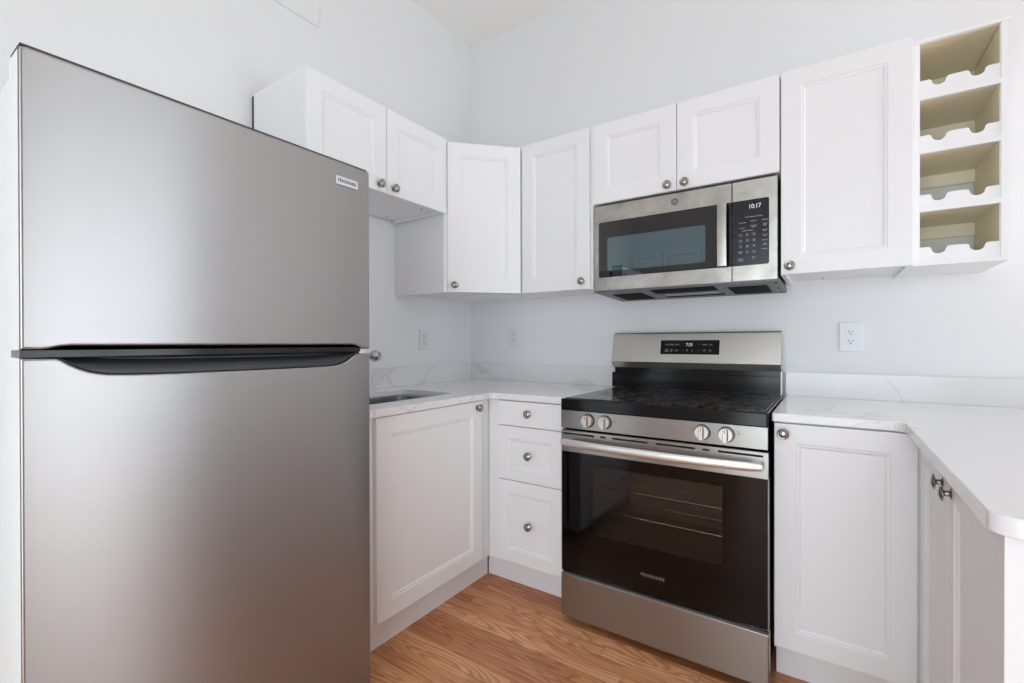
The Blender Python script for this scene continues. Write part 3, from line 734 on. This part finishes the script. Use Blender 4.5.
# backguard
gx0, gx1 = 1.0150, 1.7800
M_console = steel('brushed stainless console with painted reflection', srgb(200, 198, 193), 0.33, 0.6, 0.25, 0.0, vary=0.02)  # lighter copy of the range steel, the ceiling's reflection put into its colour
M_disp = mat('black display glass', srgb(10, 10, 12), 0.05, IOR=1.35)
bm = bmesh.new()
prism(bm, [(-0.092, 0.9195), (-0.092, 0.9950), (-0.055, 0.9950), (-0.055, 1.0190), (-0.025, 1.0190), (-0.025, 0.9195)], 'x', gx0+0.004, gx1)
bgd = obj('backguard', bm, M_enamel, c, bevel=0.002)
bm = bmesh.new()   # console: slanted steel face with a darker turned-under lip
prism(bm, [(-0.0760, 1.0195), (-0.0930, 1.0500), (-0.0915, 1.0560), (-0.0580, 1.1880), (-0.0540, 1.1925), (-0.0250, 1.1925), (-0.0250, 1.0195)], 'x', gx0, gx1)
con = obj('console', bm, M_console, bgd, bevel=0.0015)
obj('console_cap', B(gx0+0.002, gx1-0.002, -0.0535, -0.026, 1.1927, 1.1950), M_black, con)
obj('end_trim', B(gx1+0.0002, gx1+0.0020, -0.0900, -0.026, 0.9195, 1.0190), M_satin, bgd, bevel=0.001)
# display lies on the slanted face
sl = math.atan2(0.0320, 1.1880-1.0560)
Mt = Matrix.Translation((1.4000, -0.0740, 1.1220)) @ Matrix.Rotation(-sl, 4, 'X')
nrm = Vector((0, -math.cos(sl), math.sin(sl)))
def on_console(bm_or_text, name, m, parent):
    bmesh.ops.transform(bm_or_text, matrix=Mt, verts=bm_or_text.verts)
    return obj(name, bm_or_text, m, parent, smooth=False)
dsp = on_console(B(-0.1360, 0.1330, -0.0015, 0.0008, -0.0340, 0.0360), 'display', M_disp, con)
def ctext(body, size, x, z, m, xs=1.0, name='lettering'):
    cu = bpy.data.curves.new('tmp', 'FONT'); cu.body = body; cu.size = size; cu.extrude = 0.0002
    cu.align_x = 'CENTER'; cu.align_y = 'CENTER'; cu.resolution_u = 3; cu.offset = 0.0002
    o = bpy.data.objects.new('tmp', cu); me = bpy.data.meshes.new_from_object(o); bm = bmesh.new(); bm.from_mesh(me)
    bpy.data.objects.remove(o); bpy.data.curves.remove(cu); bpy.data.meshes.remove(me)
    bmesh.ops.scale(bm, vec=(xs, 1, 1), verts=bm.verts)
    bmesh.ops.transform(bm, matrix=Matrix.Translation((x, -0.0018, z)) @ PL['front'], verts=bm.verts)
    return on_console(bm, name, m, dsp)
ctext('7:25', 0.0215, -0.001, 0.0130, M_led, 0.85, 'clock_digits')
for i, (t_, x) in enumerate((('BAKE', -0.104), ('BROIL', -0.082), ('CONV', -0.058))): ctext(t_, 0.0085, x, 0.0135, M_text_dim, 0.75)
for t_, x in (('KEEP\nWARM', -0.106), ('AIR\nFRY', -0.083), ('CLEAN', -0.060)): ctext(t_, 0.0080, x, -0.0150, M_text_dim, 0.75)
for t_, x in (('-', -0.030), ('0', -0.010), ('+', 0.012)): ctext(t_, 0.012, x, -0.0150, M_text_dim)
for t_, x in (('^', 0.045), ('START', 0.069), ('ON', 0.096)): ctext(t_, 0.0078, x, 0.0130, M_text_dim)
for t_, x in (('v', 0.043), ('OFF', 0.068), ('SET', 0.094)): ctext(t_, 0.0072, x, -0.0150, M_text_dim)

# ------------------------------------------------------------------ microwave
mx0, mx1, my, mz0, mz1 = 1.0395, 1.7895, -0.3602, 1.387, 1.7795
c = thing('microwave', 'over-the-range stainless microwave under the short two-door cabinet', 'microwave', ((mx0+mx1)/2, -0.17, 1.375))
bm = bmesh.new(); prism(bm, [(-0.3345, 1.3890), (-0.3345, mz1-0.002), (-0.004, mz1-0.002), (-0.004, 1.3790)], 'x', mx0+0.002, mx1+0.001)
obj('body', bm, M_black, c, bevel=0.001)
# underside pan with filters and lamp lens
bm = bmesh.new(); prism(bm, [(-0.3580, 1.3795), (-0.3580, 1.3865), (-0.3350, 1.3885), (-0.0060, 1.3785), (-0.0060, 1.3640)], 'x', mx0+0.001, mx1+0.006)
up_ = obj('bottom_pan', bm, M_pan, c, bevel=0.001)
def under(a, b, y0, y1, m, name, t=0.002):
    zf = lambda y: 1.3795+(y+0.3580)/0.352*(-0.0155)
    bm = bmesh.new(); prism(bm, [(y0, zf(y0)-t), (y0, zf(y0)-0.0002), (y1, zf(y1)-0.0002), (y1, zf(y1)-t)], 'x', a, b); return obj(name, bm, m, up_)
under(1.090, 1.235, -0.270, -0.060, M_gap, 'filter_grille'); under(1.600, 1.745, -0.270, -0.060, M_gap, 'filter_grille')
under(1.290, 1.555, -0.330, -0.215, M_gap, 'vent_recess'); under(1.315, 1.545, -0.190, -0.120, M_steel, 'lamp_cover'); under(1.30, 1.56, -0.105, -0.075, M_gap, 'vent_recess')
for x in (mx1-0.012, mx1-0.010, mx1-0.008):
    pass
for y in (-0.32, -0.18, -0.05): under(mx1-0.012, mx1-0.006, y, y+0.008, M_gap, 'screw', 0.003)
# door
sx = 1.6313
dr = obj('door', plate([rnd(R4(mx0, sx-0.0008, mz0, mz1), 0.003, 2), rnd(R4(1.0633, 1.6318, 1.4475, 1.7025)[:1]+[(sx-0.0008-0.0001, 1.4475), (sx-0.0008-0.0001, 1.7025)]+[(1.0633, 1.7025)], [0.008, 0, 0, 0.008], 4)[::-1]] if False else
               [R4(mx0, sx-0.0016, mz0, mz1)], 0.3350, -my, 'front', 0.0015), M_steelmw, c)
def win_loop(x0, x1, z0, z1, r): return rnd(R4(x0, x1, z0, z1), r, 4)
gl = obj('door_glass', plate([win_loop(1.0633, sx-0.0010, 1.4475, 1.7025, [0.008, 0, 0, 0.008])], -my+0.0001, -my+0.0018, 'front', 0.0004), M_mwglass, dr)
obj('window', plate([win_loop(1.1060, 1.5318, 1.4755, 1.6280, [0.01]*4)], -my+0.0019, -my+0.0024, 'front'), M_mwmirror, gl)
# bar handle
bm = bmesh.new(); secs = []
for k in range(17):
    t = k/16; z = 1.4490+(1.7010-1.4490)*t; s = 2*t-1; y = my-0.028-0.006*(1-s*s)
    secs.append([bm.verts.new(p) for p in [(1.5810, y+0.004, z), (1.5825, y-0.003, z), (1.5990, y-0.0040, z), (1.6155, y-0.003, z), (1.6170, y+0.004, z), (1.5990, y+0.006, z)]])
for A, C in zip(secs, secs[1:]):
    for q in range(6): bm.faces.new((A[q], A[(q+1) % 6], C[(q+1) % 6], C[q]))
bm.faces.new(secs[0]); bm.faces.new(secs[-1][::-1])
hd = obj('handle', bm, M_steelmw, dr)
for z0 in (1.4560, 1.6850): obj('handle_mount', B(1.587, 1.611, my-0.0260, my-0.0030, z0, z0+0.018), M_black, hd, bevel=0.001)
# badge: grey disc with a monogram
bm = bmesh.new(); mt = Matrix.Translation((1.4085, my, 1.7430)) @ PL['front']
lathe(bm, [(0, 0.0002), (0.0150, 0.0002), (0.0150, 0.0014), (0.0135, 0.0020), (0.0128, 0.0014), (0, 0.0014)], mt)
bd = obj('badge', bm, mat('grey enamel badge', srgb(112, 114, 114), 0.4, 0.5), dr)
text('GE', 0.0165, (1.4085, my-0.0018, 1.7430), 'front', M_text_dim, bd, xs=0.8, bold=0.0002)
# control side
cp = obj('control_panel', plate([R4(sx+0.0012, mx1, mz0, mz1)], 0.3350, -my, 'front', 0.0015), M_steelmw, c)
kp = obj('keypad', plate([win_loop(sx+0.0012, 1.7615, 1.4475, 1.7025, [0, 0.008, 0.008, 0])], -my+0.0001, -my+0.0016, 'front', 0.0004), mat('black keypad membrane', srgb(24, 24, 28), 0.22), cp)
obj('panel_seam', B(sx+0.0015, 1.7612, my-0.0018, my-0.0016, 1.5708, 1.5722), M_gap, kp)
yk = my-0.0017
text('10:17', 0.0235, (1.7120, yk, 1.6750), 'front', M_led, kp, 'clock_digits', xs=0.85, bold=0.0004)
lab = [('CONVENIENCE COOKING', 1.7080, 1.6350, 0.0052), ('POPCORN', 1.6690, 1.6150, 0.0052), ('REHEAT', 1.6690, 1.5940, 0.0052), ('POTATO', 1.7080, 1.6180, 0.0052), ('BEVERAGE\nPIZZA', 1.7080, 1.5975, 0.0050),
       ('SENSOR', 1.7470, 1.6180, 0.0052), ('COOK\nTIME', 1.7470, 1.5990, 0.0052), ('POWER\nLEVEL', 1.7470, 1.5730+0.0040, 0.0050), ('EXPRESS COOK', 1.6860, 1.5830, 0.0056), ('ADD 30\nSEC', 1.7470, 1.5575, 0.0048),
       ('DEFROST', 1.7470, 1.5395, 0.0052), ('TIMER\nCLOCK', 1.7470, 1.5230, 0.0050), ('SURFACE', 1.7470, 1.5060, 0.0052), ('VENT\nFAN', 1.7080, 1.4760, 0.0052)]
for s_, x, z, sz in lab: text(s_, sz, (x, yk, z), 'front', M_text_lt, kp, 'key_label', thick=0.0001)
keys = ['1', '2', '3', '4', '5', '6', '7', '8', '9', 'CANCEL\nOFF', '0', 'SET\nCLOCK']
for i, s_ in enumerate(keys):
    x = 1.6625+0.0235*(i % 3); z = 1.5665-0.0225*(i//3)
    k_ = obj('key', plate([rrect(x-0.0085, x+0.0085, z-0.0080, z+0.0080, 0.002, 3)], -my+0.0017, -my+0.0021, 'front'), M_key, kp)
    text(s_, 0.0115 if len(s_) == 1 else 0.0042, (x, my-0.0022, z), 'front', M_text_lt, k_, 'key_label', thick=0.0001)
k_ = obj('key', plate([rrect(1.6500, 1.6760, 1.4600, 1.4790, 0.006, 4)], -my+0.0017, -my+0.0021, 'front'), M_key, kp)
text('START\nPAUSE', 0.0056, (1.6630, my-0.0022, 1.4700), 'front', M_text_lt, k_, 'key_label', thick=0.0001)

# ------------------------------------------------------------------ outlets
def outlet(loc, plane, label):
    c = thing('wall_outlet', label, 'outlet', loc, 0 if plane == 'front' else PI/2, 'duplex outlets')
    # local frame faces -y
    obj('cover_plate', plate([rrect(-0.0375, 0.0375, -0.0600, 0.0600, 0.004, 3)], 0.0005, 0.0062, 'front', 0.0018), M_white, c, local=True)
    for z in (0.0195, -0.0195):
        f = obj('receptacle', plate([rnd([(-0.0165, z-0.009), (-0.009, z-0.0145), (0.009, z-0.0145), (0.0165, z-0.009), (0.0165, z+0.009), (0.009, z+0.0145), (-0.009, z+0.0145), (-0.0165, z+0.009)], 0.004, 3)], 0.0063, 0.0082, 'front', 0.0006), M_white, c, local=True)
        bm = B((-0.0072, -0.0052, -0.0085, -0.0079, z-0.001, z+0.0075), (0.0052, 0.0072, -0.0085, -0.0079, z-0.000, z+0.0065), (-0.0022, 0.0022, -0.0085, -0.0079, z-0.0095, z-0.0050))
        obj('slot', bm, M_gap, f, local=True)
    bm = bmesh.new(); lathe(bm, [(0, 0.0063), (0.003, 0.0063), (0.0028, 0.0072), (0, 0.0074)], PL['front'], 10); obj('screw', bm, M_white, c, local=True)
outlet((2.0247, 0, 1.1682), 'front', 'white duplex outlet on the back wall to the right of the range')
outlet((0.3465, 0, 1.1810), 'front', 'white duplex outlet on the back wall near the room corner')
outlet((0, -0.4315, 1.1660), 'right', 'white duplex outlet on the left wall above the sink worktop')
